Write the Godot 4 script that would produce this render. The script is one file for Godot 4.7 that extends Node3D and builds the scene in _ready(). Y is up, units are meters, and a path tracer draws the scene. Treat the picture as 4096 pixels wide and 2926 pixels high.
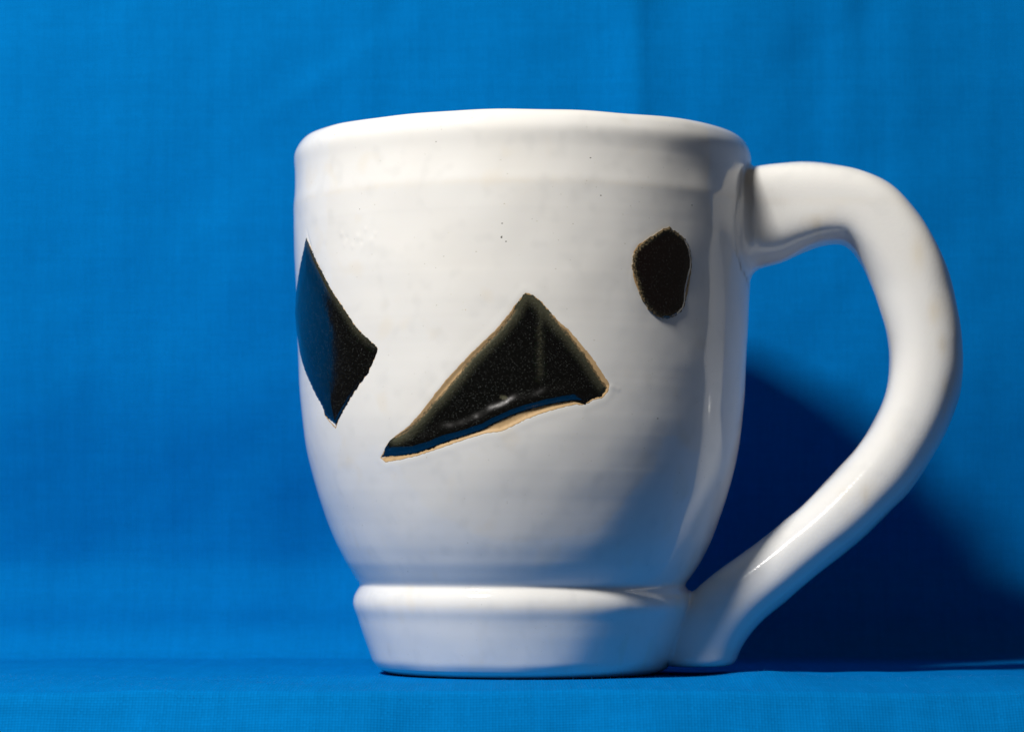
extends Node3D

# All measures in the builders are millimetres; commit() turns them into metres.
const MM := 0.001

var noise := FastNoiseLite.new()
var fine := FastNoiseLite.new()
var radius_at := PackedFloat32Array()      # outer radius of the mug every 0.25 mm of height

# radius, height of the thrown body from the foot to the lip
const PROFILE := [
	23.6, 0.0, 24.9, 0.35, 25.8, 0.95, 26.64, 2.1, 27.36, 4.12, 28.32, 6.9, 29.28, 9.9, 29.85, 11.2, 30.08, 12.3, 29.88, 13.5, 29.35, 14.5, 28.85, 15.2, 28.8, 15.5, 29.0, 15.8,
	29.85, 16.9, 31.35, 19.2, 33.4, 23.2, 35.04, 27.5, 36.48, 31.5, 37.52, 35.1, 38.32, 38.8, 38.96, 43.2, 39.56, 50.4, 39.98, 58.4, 40.34, 66.4, 40.64, 72.9,
	40.8, 78.5, 40.83, 80.6, 40.94, 81.9, 40.96, 82.5, 40.84, 83.4, 40.74, 85.0, 40.66, 87.0, 40.66, 88.4, 40.76, 89.6, 40.84, 90.8, 40.84, 91.4, 40.68, 92.0, 40.42, 92.6, 40.22, 93.0]
const LIP := [40.2, 93.0, 40.03, 93.3, 39.84, 93.58, 39.6, 93.85, 39.3, 94.1, 38.95, 94.3, 38.55, 94.38, 38.15, 94.3, 37.75, 94.0, 37.45, 93.5, 37.3, 92.8]
const INSIDE := [37.15, 91.0, 36.9, 85.0, 36.7, 75.0, 36.2, 60.0, 35.2, 45.0, 33.2, 33.0, 30.0, 24.0, 25.0, 18.5, 15.0, 16.0, 6.0, 15.4, 0.05, 15.3]
const FOOT := [0.05, 2.2, 18.0, 2.2, 20.0, 1.9, 21.0, 0.6, 21.8, 0.1, 22.6, 0.0]

# outlines on the body: degrees round the axis (0 faces the camera), height
const DIAMOND := [
	-66.29, 75.31, -63.12, 73.19, -61.3, 71.48, -57.91, 68.95, -54.51, 66.17, -49.08, 62.46, -44.84, 59.15, -42.0, 57.49, -39.28, 56.12, -37.7, 55.23, -38.59, 53.84,
	-41.25, 51.08, -45.74, 48.37, -49.38, 45.9, -52.14, 44.25, -54.39, 42.73, -57.04, 43.65, -59.5, 44.73, -60.17, 45.9, -66.23, 49.57, -72.0, 52.72, -77.2, 55.8,
	-80.5, 58.3, -84.5, 60.4, -89.0, 64.2, -78.5, 68.0, -73.0, 70.74, -69.3, 72.86]
const TRIANGLE := [
	0.49, 63.67, -1.89, 61.73, -2.29, 60.76, -4.49, 58.83, -6.91, 56.9, -9.76, 54.97, -12.65, 53.06, -15.61, 50.59, -17.79, 48.94, -20.48, 47.03, -22.75, 45.81,
	-25.13, 44.02, -28.08, 42.39, -30.13, 41.44, -33.28, 40.5, -36.1, 39.28, -37.47, 38.03, -38.71, 37.2, -36.03, 37.25, -31.78, 37.4, -27.75, 37.64, -22.88, 38.57,
	-18.29, 39.64, -13.89, 40.45, -9.62, 41.39, -7.1, 42.35, -2.97, 43.58, 1.11, 44.55, 5.18, 45.25, 9.28, 45.82, 12.18, 46.12, 14.73, 45.58, 16.82, 46.43, 18.97, 46.87,
	20.03, 47.58, 20.65, 48.42, 18.84, 49.79, 16.64, 51.99, 14.92, 53.64, 13.24, 55.01, 10.74, 57.2, 8.69, 58.57, 6.67, 60.23, 4.26, 62.16, 2.27, 63.26]
const TRIANGLE_CLAY := [
	0.49, 63.85, -1.95, 61.79, -2.95, 60.9, -6.4, 57.95, -9.7, 55.94, -12.8, 53.94, -17.0, 51.24, -20.5, 48.75, -22.8, 46.84, -26.0, 44.37, -29.0, 42.46, -30.7, 41.53,
	-33.6, 40.6, -36.3, 39.35, -37.85, 38.03, -39.43, 36.98, -37.74, 36.01, -34.12, 36.25, -27.87, 37.03, -22.51, 37.96, -17.45, 39.03, -13.06, 39.91, -8.81, 40.6,
	-5.06, 40.65, -2.58, 41.45, 1.12, 42.75, 4.38, 43.7, 8.48, 44.6, 12.62, 45.4, 14.73, 45.42, 17.26, 46.2, 19.63, 46.6, 20.9, 47.55, 21.4, 48.93, 19.4, 50.95,
	16.84, 53.42, 14.24, 55.34, 11.0, 57.8, 8.82, 58.84, 6.8, 60.32, 4.38, 62.25, 2.38, 63.36]
const OVAL := [
	36.12, 75.24, 33.41, 74.34, 31.23, 73.23, 29.54, 72.4, 27.47, 71.3, 26.88, 70.26, 26.52, 68.72, 26.96, 67.72, 27.63, 66.46, 28.52, 64.96, 29.21, 63.45, 30.33, 62.21,
	32.12, 61.24, 33.96, 60.53, 36.29, 60.22, 38.69, 60.56, 41.18, 61.55, 42.67, 62.9, 42.84, 64.45, 43.02, 66.01, 43.98, 67.87, 44.3, 69.69, 43.51, 71.21, 42.61, 72.97,
	40.52, 74.16, 38.03, 74.55, 37.07, 75.02]
const OVAL_CLAY := [
	36.12, 74.9, 33.6, 74.1, 31.5, 73.2, 29.1, 72.45, 27.1, 71.35, 26.9, 70.2, 26.9, 68.72, 26.85, 67.6, 27.3, 66.2, 28.3, 64.9, 29.4, 63.5, 30.6, 62.4,
	32.3, 61.5, 34.0, 60.8, 36.29, 60.5, 38.5, 60.85, 40.9, 61.8, 42.5, 63.0, 43.3, 64.5, 43.75, 66.06, 44.25, 67.8, 44.1, 69.6, 43.2, 71.1, 42.3, 72.8,
	40.3, 73.9, 38.03, 74.3, 37.07, 74.7]

# the strap handle: distance from the axis, height, half its thickness
const HANDLE := [
	32.16, 80.24, 8.88, 38.59, 80.24, 8.88, 42.61, 80.4, 8.72, 46.24, 81.78, 8.32, 51.07, 82.67, 7.52, 55.89, 82.67, 6.64, 59.42, 81.94, 6.4, 62.3, 79.92, 6.32,
	64.69, 77.25, 6.4, 66.99, 73.46, 6.56, 68.88, 69.03, 6.64, 70.59, 62.83, 6.48, 71.81, 55.75, 6.32, 70.45, 47.73, 6.24, 67.6, 41.72, 6.0, 63.96, 36.12, 6.0,
	60.0, 31.65, 5.84, 54.29, 26.15, 5.6, 48.19, 21.29, 5.44, 43.54, 17.47, 5.52, 38.5, 13.73, 5.84, 34.9, 10.3, 6.3, 32.2, 6.4, 6.5, 30.8, 2.0, 6.6,
	30.2, -4.0, 6.6]
const HANDLE_TURN := 4.0

var diamond := PackedVector2Array()
var triangle := PackedVector2Array()
var triangle_clay := PackedVector2Array()
var oval := PackedVector2Array()
var oval_clay := PackedVector2Array()
var path := PackedVector3Array()           # the handle's centre line, dense


func _ready() -> void:
	# ---- camera, light, exposure
	var cam := Camera3D.new()
	cam.name = "camera"
	add_child(cam)
	cam.fov = 14.72
	cam.near = 0.02
	cam.far = 20.0
	cam.position = Vector3(-0.00188, 0.0228, 0.503)
	cam.rotation = Vector3(deg_to_rad(3.575), 0, 0)
	var lens := CameraAttributesPhysical.new()
	lens.frustum_focal_length = 92.9
	lens.frustum_focus_distance = 0.468
	lens.frustum_near = 0.02
	lens.frustum_far = 20.0
	lens.exposure_aperture = 27.0
	cam.attributes = lens
	cam.current = true

	var world := WorldEnvironment.new()
	world.name = "world"
	var env := Environment.new()
	env.background_mode = Environment.BG_COLOR
	env.background_color = Color(1.0, 0.97, 0.93)
	env.background_energy_multiplier = 0.047
	env.tonemap_mode = Environment.TONE_MAPPER_LINEAR
	env.tonemap_exposure = 1.0
	env.sdfgi_enabled = true
	env.ssao_enabled = true
	env.ssil_enabled = true
	world.environment = env
	add_child(world)

	var key := AreaLight3D.new()
	key.name = "key_lamp"
	key.area_size = Vector2(0.075, 0.075)
	key.light_energy = 0.44
	key.light_color = Color(1.0, 0.985, 0.96)
	key.area_range = 4.0
	key.shadow_enabled = true
	add_child(key)
	key.look_at_from_position(Vector3(-0.246, 0.450, 0.340), Vector3(0, 0.05, 0))

	# ---- shapes shared by several builders
	noise.seed = 11
	noise.frequency = 1.0
	noise.fractal_octaves = 2
	fine.seed = 29
	fine.frequency = 1.0
	fine.fractal_octaves = 3
	prepare()

	# ---- the place: cloth hung behind, cloth over the table
	var cloth := cloth_material()
	backdrop(cloth)
	table_cloth(cloth)

	# ---- the mug
	mug()


# ------------------------------------------------------------------ small helpers

func commit(called: String, v: PackedVector3Array, n: PackedVector3Array, index: PackedInt32Array, material: Material, parent: Node, uv := PackedVector2Array(), tint := PackedColorArray()) -> MeshInstance3D:
	var pos := PackedVector3Array()
	pos.resize(v.size())
	for i in v.size():
		pos[i] = v[i] * MM
	# faces turned the way their normals point (clockwise from the front)
	for i in range(0, index.size(), 3):
		var a := v[index[i]]
		if (v[index[i + 2]] - a).cross(v[index[i + 1]] - a).dot(n[index[i]] + n[index[i + 1]] + n[index[i + 2]]) < 0.0:
			var keep := index[i + 1]
			index[i + 1] = index[i + 2]
			index[i + 2] = keep
	var arrays := []
	arrays.resize(Mesh.ARRAY_MAX)
	arrays[Mesh.ARRAY_VERTEX] = pos
	arrays[Mesh.ARRAY_NORMAL] = n
	arrays[Mesh.ARRAY_INDEX] = index
	if uv.size():
		arrays[Mesh.ARRAY_TEX_UV] = uv
	if tint.size():
		arrays[Mesh.ARRAY_COLOR] = tint
	var mesh := ArrayMesh.new()
	mesh.add_surface_from_arrays(Mesh.PRIMITIVE_TRIANGLES, arrays)
	var o := MeshInstance3D.new()
	o.name = called
	o.mesh = mesh
	mesh.surface_set_material(0, material)
	parent.add_child(o, true)
	return o


func grid_faces(columns: int, rows: int, closed := false) -> PackedInt32Array:
	var f := PackedInt32Array()
	for j in rows - 1:
		for i in (columns if closed else columns - 1):
			var k := (i + 1) % columns
			var a := j * columns + i
			var b := j * columns + k
			f.append_array([a, b, a + columns, b, b + columns, a + columns])
	return f


func grid_normals(v: PackedVector3Array, columns: int, rows: int, closed: bool, flip: float) -> PackedVector3Array:
	var n := PackedVector3Array()
	n.resize(v.size())
	for j in rows:
		var up := mini(j + 1, rows - 1) * columns
		var down := maxi(j - 1, 0) * columns
		for i in columns:
			var r := (i + 1) % columns if closed else mini(i + 1, columns - 1)
			var l := (i + columns - 1) % columns if closed else maxi(i - 1, 0)
			n[j * columns + i] = ((v[j * columns + r] - v[j * columns + l]).cross(v[up + i] - v[down + i]) * flip).normalized()
	return n


func flat_outline(list: Array) -> PackedVector2Array:
	var p := PackedVector2Array()
	for i in range(0, list.size(), 2):
		p.append(Vector2(deg_to_rad(list[i]) * 40.0, list[i + 1]))
	return p


func rounded(poly: PackedVector2Array, grow: float) -> PackedVector2Array:
	var middle := Vector2.ZERO
	for p in poly:
		middle += p / poly.size()
	var out := PackedVector2Array()
	for k in poly.size():
		var a := poly[k]
		var b := poly[(k + 1) % poly.size()]
		out.append(middle + (a.lerp(b, 0.5) - middle) * grow)
	return out


func distance_in(p: Vector2, poly: PackedVector2Array) -> float:
	# distance to the outline, positive inside
	var best := 1e9
	var inside := false
	var a := poly[poly.size() - 1]
	for b in poly:
		var ab := b - a
		var ap := p - a
		var t := clampf(ap.dot(ab) / ab.length_squared(), 0.0, 1.0)
		best = minf(best, (ap - ab * t).length_squared())
		if (a.y > p.y) != (b.y > p.y) and p.x < (b.x - a.x) * (p.y - a.y) / (b.y - a.y) + a.x:
			inside = not inside
		a = b
	return sqrt(best) if inside else -sqrt(best)


func chain_distance(p: Vector2, poly: PackedVector2Array, from: int, to: int) -> float:
	var best := 1e9
	for k in range(from, to):
		var a := poly[k]
		var ab := poly[k + 1] - a
		var t := clampf((p - a).dot(ab) / ab.length_squared(), 0.0, 1.0)
		best = minf(best, (p - a - ab * t).length_squared())
	return sqrt(best)


func bump(x: float, y: float, cx: float, cy: float, r: float) -> float:
	return exp(-((x - cx) * (x - cx) + (y - cy) * (y - cy)) / (r * r))


func prepare() -> void:
	diamond = flat_outline(DIAMOND)
	triangle = flat_outline(TRIANGLE)
	triangle_clay = flat_outline(TRIANGLE_CLAY)
	oval = rounded(flat_outline(OVAL), 1.035)
	oval_clay = rounded(flat_outline(OVAL_CLAY), 1.035)
	for i in triangle_clay.size():
		var p := triangle_clay[i]
		var best := triangle[0]
		for k in triangle.size():
			var on := Geometry2D.get_closest_point_to_segment(p, triangle[k], triangle[(k + 1) % triangle.size()])
			if on.distance_to(p) < best.distance_to(p):
				best = on
		triangle_clay[i] = p.lerp(best, 0.22)
	# the profile, evened out as a hand on a wheel would
	var raw := PackedFloat32Array()
	var k := 0
	for i in 373:
		var h := i * 0.25
		while k < PROFILE.size() - 4 and PROFILE[k + 3] < h:
			k += 2
		var t: float = clampf((h - PROFILE[k + 1]) / (PROFILE[k + 3] - PROFILE[k + 1]), 0.0, 1.0)
		raw.append(lerpf(PROFILE[k], PROFILE[k + 2], t))
	for i in 373:
		var h := i * 0.25
		var s := 0.4 if h < 13.8 else 0.22 if h < 16.4 else lerpf(0.3, 2.6, smoothstep(17.0, 30.0, h)) if h < 78.0 else 0.7
		if h < 1.5:
			s = 0.2
		var sum := 0.0
		var total := 0.0
		for j in range(-26, 27):
			var w := exp(-pow(j * 0.25 / s, 2.0) * 0.5)
			var q := i + j
			var value := raw[clampi(q, 0, 372)]
			if q > 372:
				value = raw[372] + (raw[372] - raw[370]) * 0.5 * (q - 372)
			sum += w * value
			total += w
		radius_at.append(sum / total)
	# centre line of the handle
	var n := HANDLE.size() / 3
	for i in n - 1:
		var p0 := knot(maxi(i - 1, 0))
		var p1 := knot(i)
		var p2 := knot(i + 1)
		var p3 := knot(mini(i + 2, n - 1))
		for s in 14:
			path.append(p1.cubic_interpolate(p2, p0, p3, s / 14.0))
	path.append(knot(n - 1))
	# smooth what the tracing left uneven
	for pass_ in 110:
		var before := path.duplicate()
		for i in range(1, path.size() - 1):
			path[i] = before[i] * 0.5 + (before[i - 1] + before[i + 1]) * 0.25


func knot(i: int) -> Vector3:
	return Vector3(HANDLE[i * 3], HANDLE[i * 3 + 1], HANDLE[i * 3 + 2])


func radius(h: float) -> float:
	var x := clampf(h * 4.0, 0.0, 371.999)
	var i := int(x)
	return lerpf(radius_at[i], radius_at[i + 1], x - i)


func wobble(deg: float, h: float) -> float:
	# the uneven hand: slow swells, and throwing rings that climb as they go round
	var a := deg_to_rad(deg)
	var slow := noise.get_noise_3d(cos(a) * 1.5, sin(a) * 1.5, h * 0.045) * 0.24
	var rings := noise.get_noise_3d(cos(a) * 0.25 + 31.0, sin(a) * 0.25, (h + deg * 0.006) * 0.32) * 0.013
	var small := noise.get_noise_3d(cos(a) * 5.0, sin(a) * 5.0 + 50.0, h * 0.12) * 0.022
	return (slow + rings + small) * smoothstep(0.0, 3.0, h)


func step_in(d: float, which: int) -> float:
	# the white glaze ends in a soft lip and the clay lies lower
	var deep: float = [0.07, 0.24, 0.12][which]
	return -deep * smoothstep(-0.05, 0.8, d) + 0.1 * deep * exp(-pow((d + 0.6) / 0.6, 2.0))


func marks(deg: float, h: float) -> float:
	var p := Vector2(deg_to_rad(deg) * 40.0, h)
	var o := 0.0
	if deg > -100.0 and deg < -32.0 and h > 39.0 and h < 79.0:
		o += step_in(distance_in(p, diamond), 0)
		# the cut that runs on above the point
		var along := Vector2(-44.5, 73.9)
		var dir := Vector2(-1.9, 3.4)
		var t := clampf((p - along).dot(dir) / dir.length_squared(), 0.0, 1.0)
		o -= 0.1 * exp(-pow((p - along - dir * t).length() / 0.3, 2.0)) * (1.0 - t)
	elif deg > -44.0 and deg < 26.0 and h > 32.0 and h < 68.0:
		o += step_in(distance_in(p, triangle_clay), 1)
		var e := Vector2(15.1, 48.6)
		var d2 := Vector2(1.3, -0.5)
		var t2 := clampf((p - e).dot(d2) / d2.length_squared(), 0.0, 1.0)
		o += 0.04 * exp(-pow((p - e - d2 * t2).length() / 0.35, 2.0))
	elif deg > 20.0 and deg < 50.0 and h > 56.0 and h < 79.0:
		o += step_in(distance_in(p, oval_clay), 2)
	# pimples under the glaze
	if h > 70.0 and h < 78.0 and deg < -30.0 and deg > -56.0:
		for b in [[-34.2, 74.9, 0.5, 0.16], [-32.9, 74.2, 0.4, -0.14], [-30.1, 74.1, 0.6, 0.2], [-29.2, 73.2, 0.35, -0.12], [-27.0, 73.3, 0.6, 0.14], [-26.2, 74.3, 0.4, 0.1], [-31.4, 72.6, 0.5, 0.12], [-28.3, 75.2, 0.4, 0.12], [-33.6, 73.0, 0.45, 0.1]]:
			o += 0.3 * b[3] * bump(p.x, p.y, b[0], b[1], b[2])
	return o


func on_body(deg: float, h: float, off: float) -> Vector3:
	var r := radius(h) + wobble(deg, h) + off
	var a := deg_to_rad(deg)
	return Vector3(sin(a) * r, h, cos(a) * r)


# ------------------------------------------------------------------ cloth

func cloth_material() -> StandardMaterial3D:
	# plain weave, 0.5 mm a thread, threads uneven in tone and thickness
	var threads := 96
	var per := 16
	var side := threads * per
	var rng := RandomNumberGenerator.new()
	rng.seed = 5
	var tone := []
	for d in 2:
		var rows := []
		for i in threads:
			var base := rng.randf_range(-0.014, 0.014)
			var line := PackedFloat32Array()
			for k in 25:
				line.append(base + rng.randf_range(-0.022, 0.022))
			line[24] = line[0]
			var whole := PackedFloat32Array()
			for x in side:
				var f := x * 24.0 / side
				var a := int(f)
				whole.append(lerpf(line[a], line[a + 1], smoothstep(0.0, 1.0, f - a)))
			rows.append(whole)
		tone.append(rows)
	var arch := PackedFloat32Array()
	for i in per:
		arch.append(sin((i + 0.5) / per * PI))
	var color := PackedByteArray()
	var height := PackedByteArray()
	color.resize(side * side)
	height.resize(side * side)
	for y in side:
		var ty := y / per
		var ay := arch[y % per]
		var across: PackedFloat32Array = tone[0][ty]
		for x in side:
			var tx := x / per
			var ax := arch[x % per]
			var h: float
			var c: float
			if (tx + ty) % 2 == 0:
				h = ay * 0.55 + ax * 0.45
				c = across[x]
			else:
				h = ax * 0.55 + ay * 0.45
				c = tone[1][tx][y]
			height[y * side + x] = int(h * 255.0)
			color[y * side + x] = clampi(int((0.90 + c) * 255.0 - (1.0 - h) * 16.0), 0, 255)
	var m := StandardMaterial3D.new()
	m.resource_name = "blue_cotton"
	m.albedo_color = Color(0.001, 0.248, 0.735).linear_to_srgb()
	m.albedo_texture = ImageTexture.create_from_image(Image.create_from_data(side, side, false, Image.FORMAT_L8, color))
	m.heightmap_enabled = true
	m.heightmap_texture = ImageTexture.create_from_image(Image.create_from_data(side, side, false, Image.FORMAT_L8, height))
	m.heightmap_scale = 0.005
	m.roughness = 0.9
	m.metallic_specular = 0.06
	m.vertex_color_use_as_albedo = true
	m.texture_repeat = true
	return m


func backdrop(cloth: Material) -> void:
	var columns := 480
	var rows := 180
	var v := PackedVector3Array()
	var uv := PackedVector2Array()
	var tint := PackedColorArray()
	for j in rows:
		# a rounded fold at the foot, then straight up
		var along := j * 1.1
		var turn := minf(along / 9.0, PI / 2)
		var y := -0.5 + 9.0 * (1.0 - cos(turn)) + maxf(along - 9.0 * PI / 2, 0.0)
		for i in columns:
			var x := -264.0 + i * 1.2
			# how the hung sheet leans from the fold at its foot upward
			var z := -61.0 - 9.0 * sin(turn) - 2.5 * smoothstep(7.0, 20.0, y) + 5.0 * smoothstep(18.0, 58.0, y) - 1.5 * smoothstep(60.0, 140.0, y)
			var up := smoothstep(0.0, 14.0, y)
			z += up * (noise.get_noise_2d(x * 0.018 + 3.0, y * 0.008) * 1.7 + noise.get_noise_2d(x * 0.07 + 9.0, y * 0.012 + 4.0) * 0.22)
			z += up * noise.get_noise_2d(x * 0.03 - y * 0.02, y * 0.03 + 20.0) * 0.35
			z += 1.5 * exp(-pow((x - 24.0 + y * 0.01) / 4.5, 2.0)) * smoothstep(60.0, 115.0, y)
			z += 0.7 * exp(-pow((x - 66.0) / 4.0, 2.0)) * smoothstep(70.0, 120.0, y)
			var w := (x + 42.0) * 0.55 - (y - 116.0) * 0.84
			z += 0.4 * exp(-w * w / 9.0) * bump(x, y, -42.0, 116.0, 14.0)
			v.append(Vector3(x, y, z))
			uv.append(Vector2(x, y) / 48.0)
			var slub := noise.get_noise_2d(x * 0.35, y * 0.012 + 60.0) * 0.03 + noise.get_noise_2d(x * 0.02, y * 0.3 + 90.0) * 0.02
			tint.append(Color(0.9 + slub, 0.9 + slub, 0.9 + slub))
	var o := commit("backdrop_cloth", v, grid_normals(v, columns, rows, false, 1.0), grid_faces(columns, rows), cloth, self, uv, tint)
	o.set_meta("label", "bright blue cotton cloth hung as a softly creased backdrop behind the mug")
	o.set_meta("category", "cloth")


func table_height(x: float, z: float) -> float:
	# the cloth lies almost flat: shallow swells, one hump to the right of the mug
	var swell := noise.get_noise_2d(x * 0.022 + 5.0, z * 0.03) * 0.9 + noise.get_noise_2d(x * 0.07, z * 0.06 + 40.0) * 0.25
	var away := smoothstep(24.0, 34.0, Vector2(x, z).length())
	var h := -0.15 + swell * away * 0.55
	h += 1.5 * bump(x, z * 0.5, 41.0, 14.0, 9.0) * away
	h += 0.8 * smoothstep(50.0, 80.0, x) * exp(-pow((z - 30.0) / 14.0, 2.0))
	return h


func table_cloth(cloth: Material) -> void:
	var columns := 520
	var v := PackedVector3Array()
	var uv := PackedVector2Array()
	var tint := PackedColorArray()
	var lengths := PackedFloat32Array()
	var s := 0.0
	while s < 178.0:
		lengths.append(s)
		s += 0.8 if s < 118.0 or s > 142.0 else 0.35
	var front := 56.0
	var back := -80.0
	var bend := 2.2
	for length in lengths:
		for i in columns:
			var x := -168.0 + i * 0.76
			var edge := front + noise.get_noise_2d(x * 0.015 + 70.0, 3.0) * 2.0
			var flat := edge - bend - back
			var p: Vector3
			if length < flat:
				var z := back + length
				var drop := smoothstep(12.0, 0.0, flat - length) * 0.25
				p = Vector3(x, table_height(x, z) - drop, z)
			else:
				var a := (length - flat) / bend
				var h0 := table_height(x, edge - bend) - 0.25
				if a < 0.96:
					p = Vector3(x, h0 - bend * (1.0 - cos(a)), edge - bend + sin(a) * bend)
				else:
					var down := (a - 0.96) * bend
					var out := noise.get_noise_2d(x * 0.045 + 12.0, down * 0.02) * 1.6 * smoothstep(0.0, 10.0, down)
					p = Vector3(x, h0 - bend * (1.0 - cos(0.96)) - down * 0.819, edge - bend + sin(0.96) * bend + out + down * 0.574)
			v.append(p)
			uv.append(Vector2(x, -length + 7.0) / 48.0)
			var slub := noise.get_noise_2d(x * 0.3 + 200.0, length * 0.03) * 0.05 + noise.get_noise_2d(x * 0.02, length * 0.3 + 90.0) * 0.03
			tint.append(Color(0.9 + slub, 0.9 + slub, 0.9 + slub))
	var o := commit("table_cloth", v, grid_normals(v, columns, lengths.size(), false, 1.0), grid_faces(columns, lengths.size()), cloth, self, uv, tint)
	lint(o)
	o.set_meta("label", "bright blue cotton cloth under the mug, folded down over the front edge of the table")
	o.set_meta("category", "cloth")


func lint(parent: Node) -> void:
	# the fibres that stand up from the nap along the fold
	var v := PackedVector3Array()
	var n := PackedVector3Array()
	for j in 4:
		var t := j / 3.0
		for i in 3:
			var a := i * TAU / 3.0
			var out := Vector3(cos(a), 0, sin(a))
			v.append(Vector3(0.16 * t * t, t * 0.5, 0.05 * sin(t * 4.0)) + out * 0.022 * (1.0 - 0.6 * t))
			n.append(out)
	var hair := commit("lint", v, n, grid_faces(3, 4, true), lint_material(), self)
	var mesh := hair.mesh
	remove_child(hair)
	hair.free()
	var rng := RandomNumberGenerator.new()
	rng.seed = 21
	var many := MultiMesh.new()
	many.transform_format = MultiMesh.TRANSFORM_3D
	many.mesh = mesh
	many.instance_count = 9000
	for k in 9000:
		var x := rng.randf_range(-118.0, 118.0)
		var z := 56.5 - 44.0 * pow(rng.randf(), 1.3)
		while Vector2(x, z).length() < 27.0:
			x = rng.randf_range(-118.0, 118.0)
		var lean := Basis(Vector3(rng.randf_range(-1, 1), rng.randf_range(-1, 1), rng.randf_range(-1, 1)).normalized(), rng.randf_range(0.2, 1.5))
		var size := rng.randf_range(0.3, 0.8) if rng.randf() < 0.985 else rng.randf_range(0.8, 1.6)
		var y := table_height(x, z) - 0.04 - smoothstep(12.0, 0.0, 53.8 - z) * 0.25
		if z > 54.0:
			y -= (z - 54.0) * (z - 54.0) * 0.2
		many.set_instance_transform(k, Transform3D(lean.rotated(Vector3.UP, rng.randf() * TAU).scaled(Vector3(size, size, size)), Vector3(x, y, z) * MM))
	var o := MultiMeshInstance3D.new()
	o.name = "lint"
	o.multimesh = many
	o.set_meta("kind", "stuff")
	parent.add_child(o, true)


func lint_material() -> StandardMaterial3D:
	var m := StandardMaterial3D.new()
	m.resource_name = "blue_fibre"
	m.albedo_color = Color(0.01, 0.25, 0.66).linear_to_srgb()
	m.roughness = 0.7
	return m


# ------------------------------------------------------------------ mug

func mug() -> void:
	var thing := Node3D.new()
	thing.name = "ceramic_mug"
	thing.set_meta("label", "white glazed handmade ceramic mug with black triangle, diamond and oval marks")
	thing.set_meta("category", "mug")
	add_child(thing)

	var white := StandardMaterial3D.new()
	white.resource_name = "white_glaze"
	white.albedo_color = Color.WHITE
	white.albedo_texture = speckled_white()
	white.vertex_color_use_as_albedo = true
	white.roughness = 0.07
	white.metallic_specular = 0.5
	body(white, thing)
	var pulled := StandardMaterial3D.new()
	pulled.resource_name = "white_glaze_handle"
	pulled.albedo_color = Color.WHITE
	pulled.vertex_color_use_as_albedo = true
	pulled.roughness = 0.13
	pulled.metallic_specular = 0.5
	pulled.uv1_triplanar = true
	pulled.uv1_scale = Vector3(90, 90, 90)
	var skin := NoiseTexture2D.new()
	skin.width = 512
	skin.height = 512
	skin.seamless = true
	var skin_noise := FastNoiseLite.new()
	skin_noise.seed = 8
	skin_noise.frequency = 0.028
	skin_noise.fractal_octaves = 3
	skin.noise = skin_noise
	skin.as_normal_map = true
	skin.bump_strength = 4.0
	pulled.normal_enabled = true
	pulled.normal_texture = skin
	pulled.normal_scale = 0.12
	handle(pulled, thing)

	var clay := StandardMaterial3D.new()
	clay.resource_name = "bare_clay"
	clay.albedo_color = Color(0.60, 0.40, 0.20).linear_to_srgb()
	clay.vertex_color_use_as_albedo = true
	clay.roughness = 0.55
	var black := StandardMaterial3D.new()
	black.resource_name = "black_glaze"
	black.albedo_color = Color.WHITE
	black.vertex_color_use_as_albedo = true
	black.roughness = 0.17
	black.metallic_specular = 0.68
	black.detail_enabled = true
	black.detail_blend_mode = BaseMaterial3D.BLEND_MODE_ADD
	black.detail_albedo = crystals()

	var under := diamond.duplicate()
	under[15] += Vector2(-0.25, -0.55)
	under[16] += Vector2(-0.25, -0.35)
	under[17] += Vector2(-0.15, -0.15)
	inlay("diamond_mark", diamond, under, Vector2(-41.5, 57.5), 0, black, clay, thing)
	inlay("triangle_mark", triangle, triangle_clay, Vector2(-2.7, 50.2), 1, black, clay, thing)
	inlay("oval_mark", oval, oval_clay, Vector2(24.8, 67.6), 2, black, clay, thing)


func speckled_white() -> ImageTexture:
	var w := 2048
	var h := 768
	var im := Image.create(w, h, false, Image.FORMAT_RGB8)
	im.fill(Color(1, 1, 1))
	var rng := RandomNumberGenerator.new()
	rng.seed = 77
	for i in 900:
		var x := rng.randi_range(0, w - 2)
		var y := rng.randi_range(0, h - 2)
		var g := rng.randf_range(0.8, 0.98)
		im.set_pixel(x, y, Color(g, g, g * 0.98))
		if rng.randf() < 0.25:
			im.set_pixel(x + 1, y, Color(g + 0.05, g + 0.05, g))
	for i in 12:
		var x := rng.randi_range(0, w - 3)
		var y := rng.randi_range(0, h - 3)
		var g := rng.randf_range(0.35, 0.7)
		var c := Color(g, g * 0.97, g * 0.9) if rng.randf() < 0.7 else Color(0.85, 0.76, 0.6)
		im.set_pixel(x, y, c)
		if rng.randf() < 0.5:
			im.set_pixel(x + 1, y + rng.randi_range(0, 1), c.lerp(Color.WHITE, 0.4))
	# the few large ones (degrees, height)
	for s in [[-5.1, 72.8, 3], [-4.2, 72.2, 1], [-5.0, 75.1, 1], [15.7, 86.1, 1], [18.2, 80.0, 1], [35.0, 43.5, 1], [44.0, 79.5, 1]]:
		var x := int((s[0] + 180.0) / 360.0 * w)
		var y := int(s[1] / 95.0 * h)
		for k in int(s[2]):
			im.set_pixel(x + k / 2, y + k, Color(0.25, 0.25, 0.25))
			im.set_pixel(x + 1, y + k, Color(0.5, 0.5, 0.48))
	return ImageTexture.create_from_image(im)


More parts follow.
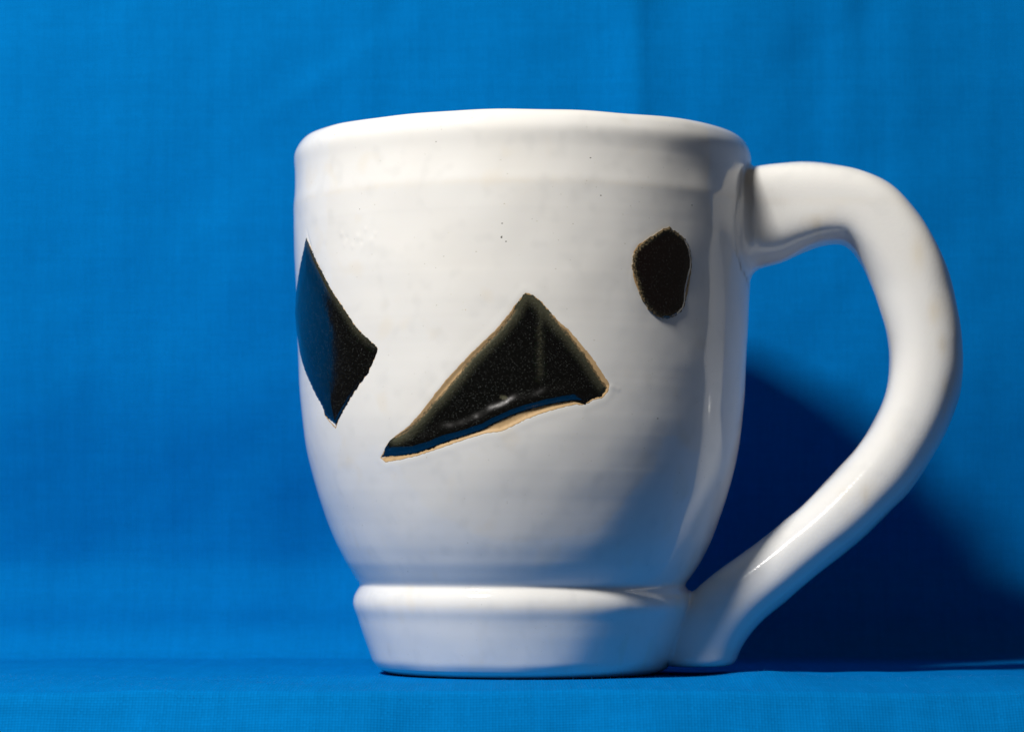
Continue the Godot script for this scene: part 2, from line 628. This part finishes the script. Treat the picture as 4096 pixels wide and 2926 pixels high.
func glaze_tint(deg: float, h: float) -> Color:
	var a := deg_to_rad(deg)
	var t := noise.get_noise_3d(cos(a) * 2.5 + 7.0, sin(a) * 2.5, h * 0.07) * 0.5 + 0.5
	var c := Color(0.85, 0.835, 0.805).lerp(Color(0.87, 0.865, 0.85), t)
	var warm := smoothstep(0.35, 0.75, noise.get_noise_3d(cos(a) * 5.0 - 20.0, sin(a) * 5.0, h * 0.11))
	# where the glaze runs thin, over edges, the clay warms it
	var uneven := noise.get_noise_3d(cos(a) * 9.0, sin(a) * 9.0 + 120.0, h * 0.3) * 0.5 + 0.5
	var thin := (exp(-pow((h - 82.2) / 0.6, 2.0)) + 0.8 * exp(-pow((h - 12.2) / 0.7, 2.0)) + smoothstep(93.3, 94.2, h)) * uneven
	c = c.lerp(Color(0.80, 0.70, 0.55), clampf(thin, 0.0, 1.0) * 0.28)
	# faint grey clouds
	var cloud := smoothstep(0.1, 0.8, noise.get_noise_3d(cos(a) * 8.0 + 60.0, sin(a) * 8.0, h * 0.2))
	c = c.lerp(Color(0.70, 0.70, 0.69), cloud * 0.3)
	return c.lerp(Color(0.84, 0.76, 0.63), warm * 0.3)


func body(material: Material, thing: Node) -> void:
	# rows run from the middle of the foot, up the outside, over the lip and down the inside
	var rows := PackedVector2Array()
	for i in range(0, FOOT.size(), 2):
		rows.append(Vector2(FOOT[i], FOOT[i + 1]))
	var first := rows.size()
	var h := 0.0
	while h < 92.85:
		rows.append(Vector2(radius(h), h))
		h += 0.12 if h < 1.2 else 0.25 if h > 34.0 and h < 78.0 else 0.3
	var last := rows.size()
	for i in range(0, LIP.size(), 2):
		rows.append(Vector2(LIP[i], LIP[i + 1]))
	var inner := rows.size()
	for i in range(0, INSIDE.size(), 2):
		rows.append(Vector2(INSIDE[i], INSIDE[i + 1]))
	var angles := PackedFloat32Array()
	var d := -180.0
	while d < 179.99:
		angles.append(d)
		d += 0.32 if d >= -100.0 and d < 52.0 else 1.0
	var n := angles.size()
	var v := PackedVector3Array()
	var uv := PackedVector2Array()
	var tint := PackedColorArray()
	for j in rows.size():
		var r0 := rows[j].x
		var y := rows[j].y
		var amount := 1.0
		if j < first:
			amount = 0.0
		elif j >= inner:
			amount = 0.24
		for i in n:
			var a := deg_to_rad(angles[i])
			var off := 0.0
			if amount > 0.0:
				off = wobble(angles[i], y) * amount
			if j >= first and j < last:
				off += marks(angles[i], y)
			var lift := 0.0
			if j >= last - 8 and j < inner + 2:
				lift = noise.get_noise_2d(cos(a) * 1.3 + 90.0, sin(a) * 1.3) * 0.32 * smoothstep(91.0, 93.0, y)
			var r := maxf(r0 + off, 0.02)
			v.append(Vector3(sin(a) * r, y + lift, cos(a) * r))
			uv.append(Vector2((angles[i] + 180.0) / 360.0, y / 95.0))
			tint.append(glaze_tint(angles[i], y))
	commit("body", v, grid_normals(v, n, rows.size(), true, 1.0), grid_faces(n, rows.size(), true), material, thing, uv, tint)


func inlay(called: String, glaze: PackedVector2Array, clay: PackedVector2Array, middle: Vector2, which: int, black: Material, bare: Material, thing: Node) -> void:
	var part := patch(called, glaze, clay, middle, which, true, black, thing)
	patch("bare_clay_edge", clay, clay, middle, which, false, bare, part)


func ragged(poly: PackedVector2Array, amount: float, salt: float) -> PackedVector2Array:
	var out := PackedVector2Array()
	for k in poly.size():
		var a := poly[k]
		var b := poly[(k + 1) % poly.size()]
		var steps := maxi(1, int((b - a).length() / 0.13))
		var across := (b - a).normalized().orthogonal()
		for s in steps:
			var p := a.lerp(b, float(s) / steps)
			var w := fine.get_noise_2d(p.x * 0.9 + salt, p.y * 0.9) * amount + fine.get_noise_2d(p.x * 3.0 + salt, p.y * 3.0 + 9.0) * amount * 0.5
			out.append(p + across * w)
	return out


func patch(called: String, outline: PackedVector2Array, clay: PackedVector2Array, middle: Vector2, which: int, is_glaze: bool, material: Material, parent: Node) -> MeshInstance3D:
	var amount := 0.22 if is_glaze else 0.12
	if which == 2 and is_glaze:
		amount = 0.24
	var edge := ragged(outline, amount, which * 40.0 + (0.0 if is_glaze else 500.0))
	var n := edge.size()
	var rings := 58 if is_glaze else 26
	var v := PackedVector3Array()
	var uv := PackedVector2Array()
	var tint := PackedColorArray()
	for j in rings + 1:
		var t := float(j) / rings
		var s := 1.0 - pow(1.0 - t, 1.7) if j < rings else 1.0
		s = maxf(s, 0.002)
		for i in n:
			var p := middle.lerp(edge[i], s)
			var deg := rad_to_deg(p.x / 40.0)
			var inside := distance_in(p, outline) if j < rings else 0.0
			inside = maxf(inside, 0.0)
			var deep := step_in(maxf(distance_in(p, clay), 0.0) if is_glaze else inside, which)
			var off := deep + 0.022
			var c := Color(1, 1, 1)
			if is_glaze:
				var brown := 1.0 if which == 2 else 0.0
				var g := glaze_over(p, inside, which)
				off = deep + 0.065 + g.x
				c = Color(lerpf(0.0027 + brown * 0.0026, 0.085, g.y), lerpf(0.0033 + brown * 0.0006, 0.085, g.y), lerpf(0.0029, 0.055, g.y)).lerp(Color(0.40, 0.27, 0.14), g.z)
				if j == rings:
					off = deep - 0.05
			else:
				var q := fine.get_noise_2d(p.x * 1.4, p.y * 1.4) * 0.2 + fine.get_noise_2d(p.x * 0.4 + 9.0, p.y * 0.4) * 0.15
				c = Color(1.0 + q, 1.0 + q * 1.1, 1.0 + q * 1.3)
				if j == rings:
					off = deep + 0.002
			v.append(on_body(deg, p.y, off))
			uv.append(p / 40.0)
			tint.append(c)
	# normals from the surface itself
	var f := grid_faces(n, rings + 1, true)
	var nor := PackedVector3Array()
	nor.resize(v.size())
	for i in range(0, f.size(), 3):
		var a := v[f[i]]
		var w := (v[f[i + 1]] - a).cross(v[f[i + 2]] - a)
		if w.dot(Vector3(a.x, 0, a.z)) < 0.0:
			w = -w
		for k in 3:
			nor[f[i + k]] += w
	for i in nor.size():
		nor[i] = nor[i].normalized() if nor[i].length_squared() > 1e-20 else Vector3(v[i].x, 0, v[i].z).normalized()
	return commit(called, v, nor, f, material, parent, uv, tint)


func glaze_over(p: Vector2, inside: float, which: int) -> Vector3:
	# (how thick the black glaze lies, how far the clay shows through it, where it is thin enough to look like clay)
	var bare := 0.0
	var thick := 0.2 * smoothstep(0.0, 0.7, inside) + fine.get_noise_2d(p.x * 0.55, p.y * 0.55) * 0.012
	var thin := 0.0
	var grain := fine.get_noise_2d(p.x * 2.2 + 70.0, p.y * 2.2)
	if which == 1:
		# it ran down and pooled in a roll along the lower side
		var low := chain_distance(p, triangle, 17, 32)
		var along := smoothstep(-26.5, -23.5, p.x) * smoothstep(12.5, 8.0, p.x)
		low *= 1.0 + 0.16 * noise.get_noise_2d(p.x * 0.16 + 5.0, 3.0)
		var roll := pow(sin(low / 1.35 * PI / 2.0), 2.0) if low < 1.35 else 0.5 + 0.5 * cos(minf((low - 1.35) / 2.3, 1.0) * PI)
		thick += 0.62 * roll * along
		var high := minf(chain_distance(p, triangle, 0, 14), chain_distance(p, triangle, 35, 44))
		thin = smoothstep(2.2, 0.0, high + grain * 0.5) * 0.85
		bare = smoothstep(0.4, 0.0, chain_distance(p, triangle, 2, 14) + grain * 0.5) * 0.6 + smoothstep(0.45, 0.0, chain_distance(p, triangle, 35, 42) + grain * 0.5) * 0.6
		# a seam down the middle
		var seam := p.x - 2.9 - 0.25 * fine.get_noise_1d(p.y * 0.4)
		thick += 0.07 * exp(-pow(seam / 0.45, 2.0)) * smoothstep(48.0, 52.0, p.y) * smoothstep(62.5, 59.5, p.y)
		thin += 0.5 * exp(-pow((seam + 0.1) / 0.5, 2.0)) * smoothstep(48.5, 51.0, p.y) * smoothstep(62.0, 59.5, p.y) * (0.5 + grain)
		# brown fleck
		thin += 0.9 * smoothstep(0.55, 0.2, Vector2((p.x + 3.3) * 0.5 - (p.y - 46.6) * 0.5, (p.y - 46.6) + (p.x + 3.3) * 0.5).length() + grain * 0.3)
	elif which == 0:
		var high := minf(chain_distance(p, diamond, 0, 9), 99.0)
		thin = smoothstep(1.6, 0.0, high + grain * 0.6) * 0.4 * smoothstep(54.0, 58.0, p.y)
		thick += 0.25 * smoothstep(0.0, 4.5, inside)
	else:
		thick += 0.14 * smoothstep(0.0, 2.2, chain_distance(p, oval, 15, 24))
		thin = smoothstep(0.8, 0.0, inside + grain * 0.8) * 0.6
		bare = smoothstep(0.35, 0.0, inside + grain * 0.7) * 0.5
	return Vector3(thick, clampf(thin, 0.0, 1.0), clampf(bare, 0.0, 1.0))


func crystals() -> ImageTexture:
	# tiny pale crystals that float in the black glaze
	var side := 640
	var im := Image.create(side, side, false, Image.FORMAT_RGBA8)
	im.fill(Color(0, 0, 0, 1))
	var rng := RandomNumberGenerator.new()
	rng.seed = 314
	for i in 20000:
		var x := rng.randi_range(0, side - 2)
		var y := rng.randi_range(0, side - 2)
		var g := pow(rng.randf(), 2.0) * 0.5 + 0.08
		im.set_pixel(x, y, Color(g * 0.95, g, g * 0.97, 1))
		if rng.randf() < 0.25:
			im.set_pixel(x + rng.randi_range(0, 1), y + 1, Color(g * 0.7, g * 0.75, g * 0.7, 1))
	for i in 900:
		var x := rng.randi_range(0, side - 2)
		var y := rng.randi_range(0, side - 2)
		var g := rng.randf_range(0.45, 0.8)
		im.set_pixel(x, y, Color(g * 0.95, g, g, 1))
	return ImageTexture.create_from_image(im)


# ------------------------------------------------------------------ handle

func near_path(x: float, y: float, from: int, to: int) -> Vector3:
	# (distance in the handle's plane, half thickness there, nearest piece)
	var best := 1e9
	var at := from
	var share := 0.0
	for k in range(from, to):
		var a := path[k]
		var b := path[k + 1]
		var dx := b.x - a.x
		var dy := b.y - a.y
		var t := clampf(((x - a.x) * dx + (y - a.y) * dy) / (dx * dx + dy * dy), 0.0, 1.0)
		var ex := x - a.x - dx * t
		var ey := y - a.y - dy * t
		var q := ex * ex + ey * ey
		if q < best:
			best = q
			at = k
			share = t
	return Vector3(sqrt(best), lerpf(path[at].z, path[at + 1].z, share), at)


func handle_field(x: float, y: float, z: float, near: Vector3) -> Vector2:
	# (the joined field, the body's alone); x runs outward in the handle's plane
	var r := sqrt(x * x + z * z)
	var deg := HANDLE_TURN + rad_to_deg(atan2(x, z)) - 0.0
	var slope := (radius(y + 0.5) - radius(y - 0.5))
	var outer := (r - radius(y)) / sqrt(1.0 + slope * slope) + 0.03
	var a := near.y
	var half := 8.9 + 2.4 * exp(-maxf(x - 41.0, 0.0) / 3.5) * smoothstep(60.0, 70.0, y)
	# a strap with rounded edges
	var u := near.x / a
	var w := absf(z) / half
	var power := lerpf(2.3, 3.3, smoothstep(66.0, 78.0, y))
	var g := pow(pow(u, power) + pow(w, power), 1.0 / power)
	var strap := (g - 1.0) * minf(a, half) if g > 0.001 else -minf(a, half)
	var k := lerpf(3.2, 1.0, smoothstep(78.0, 86.0, y)) * lerpf(0.4, 1.0, smoothstep(28.0, 60.0, y))
	var hh := maxf(k - absf(outer - strap), 0.0) / k
	var f := minf(outer, strap) - hh * hh * k * 0.25
	# it stops just above the table
	var low := 1.3 - y
	var h2 := maxf(1.6 - absf(f - low), 0.0) / 1.6
	f = maxf(f, low) + h2 * h2 * 1.6 * 0.25
	return Vector2(f, outer)


func handle(material: Material, thing: Node) -> void:
	var cell := 0.7
	var x0 := 24.0
	var y0 := 0.2
	var z0 := -15.4
	var nx := 80
	var ny := 134
	var nz := 45
	var field := PackedFloat32Array()
	var alone := PackedFloat32Array()
	var nearest := PackedInt32Array()
	field.resize(nx * ny * nz)
	alone.resize(nx * ny * nz)
	nearest.resize(nx * ny)
	for j in ny:
		for i in nx:
			var x := x0 + i * cell
			var y := y0 + j * cell
			var near := near_path(x, y, 0, path.size() - 1)
			nearest[j * nx + i] = int(near.z)
			var skip := near.x > near.y + 9.0
			for k in nz:
				var at := (j * nx + i) * nz + k
				if skip:
					field[at] = 5.0
					alone[at] = 5.0
					continue
				var f := handle_field(x, y, z0 + k * cell, near)
				field[at] = f.x
				alone[at] = f.y
	# surface nets
	var cells := {}
	var v := PackedVector3Array()
	for j in ny - 1:
		for i in nx - 1:
			for k in nz - 1:
				var at := (j * nx + i) * nz + k
				var inside := 0
				var p := Vector3.ZERO
				var count := 0
				var c := [at, at + nz, at + nx * nz, at + nz + nx * nz, at + 1, at + nz + 1, at + nx * nz + 1, at + nz + nx * nz + 1]
				for q in 8:
					if field[c[q]] < 0.0:
						inside += 1
				if inside == 0 or inside == 8:
					continue
				var active := false
				for q in 8:
					if alone[c[q]] - field[c[q]] > 0.0005:
						active = true
				if not active:
					continue
				for e in [[0, 1], [2, 3], [4, 5], [6, 7], [0, 2], [1, 3], [4, 6], [5, 7], [0, 4], [1, 5], [2, 6], [3, 7]]:
					var fa: float = field[c[e[0]]]
					var fb: float = field[c[e[1]]]
					if (fa < 0.0) != (fb < 0.0):
						var t := fa / (fa - fb)
						p += corner(e[0]).lerp(corner(e[1]), t)
						count += 1
				p /= count
				cells[at] = v.size()
				v.append(Vector3(x0 + (i + p.x) * cell, y0 + (j + p.y) * cell, z0 + (k + p.z) * cell))
	var f := PackedInt32Array()
	var strides := [nz, nx * nz, 1]
	for at in cells:
		for axis in 3:
			var s: int = strides[axis]
			if (field[at] < 0.0) == (field[at + s] < 0.0):
				continue
			var b: int = strides[(axis + 1) % 3]
			var c: int = strides[(axis + 2) % 3]
			if cells.has(at - b) and cells.has(at - c) and cells.has(at - b - c):
				f.append_array([cells[at], cells[at - b], cells[at - c], cells[at - b], cells[at - b - c], cells[at - c]])
	# onto the surface, and its true normals
	var nor := PackedVector3Array()
	var uv := PackedVector2Array()
	var tint := PackedColorArray()
	nor.resize(v.size())
	for q in v.size():
		var p := v[q]
		for turn in 3:
			var i := clampi(int((p.x - x0) / cell + 0.5), 0, nx - 1)
			var j := clampi(int((p.y - y0) / cell + 0.5), 0, ny - 1)
			var seg := nearest[j * nx + i]
			var from := maxi(seg - 10, 0)
			var to := mini(seg + 11, path.size() - 1)
			var e := 0.08
			var here := handle_field(p.x, p.y, p.z, near_path(p.x, p.y, from, to)).x
			var gx := handle_field(p.x + e, p.y, p.z, near_path(p.x + e, p.y, from, to)).x - handle_field(p.x - e, p.y, p.z, near_path(p.x - e, p.y, from, to)).x
			var gy := handle_field(p.x, p.y + e, p.z, near_path(p.x, p.y + e, from, to)).x - handle_field(p.x, p.y - e, p.z, near_path(p.x, p.y - e, from, to)).x
			var same := near_path(p.x, p.y, from, to)
			var gz := handle_field(p.x, p.y, p.z + e, same).x - handle_field(p.x, p.y, p.z - e, same).x
			var g := Vector3(gx, gy, gz) / (2.0 * e)
			nor[q] = g.normalized()
			if turn < 2:
				p -= g * (here / maxf(g.length_squared(), 0.2))
		v[q] = p
	var turned := Basis(Vector3.UP, -deg_to_rad(HANDLE_TURN))
	for q in v.size():
		var p := v[q]
		# pressed and pulled by hand: slow dents
		var dent := noise.get_noise_3d(p.x * 0.07, p.y * 0.07 + 200.0, p.z * 0.09) * 0.32 * smoothstep(42.0, 47.0, p.x)
		p += nor[q] * dent
		v[q] = turned * p
		nor[q] = turned * nor[q]
		uv.append(Vector2(0.72 + p.z / 257.0, p.y / 95.0))
		var shade := glaze_tint(90.0 + p.x, p.y)
		for s in [[69.5, 73.0, 1.3], [72.0, 62.5, 1.0], [73.5, 57.0, 0.8], [74.0, 50.0, 0.7], [52.0, 78.0, 0.7], [60.0, 31.0, 0.8]]:
			shade = shade.lerp(Color(0.74, 0.62, 0.42), 0.35 * exp(-(pow((p.x - s[0]) / s[2], 2.0) + pow((p.y - s[1]) / (s[2] * 2.2), 2.0))) * smoothstep(0.0, 4.0, p.z))
		tint.append(shade)
	commit("handle", v, nor, f, material, thing, uv, tint)


func corner(q: int) -> Vector3:
	return Vector3(q & 1, (q >> 1) & 1, (q >> 2) & 1)
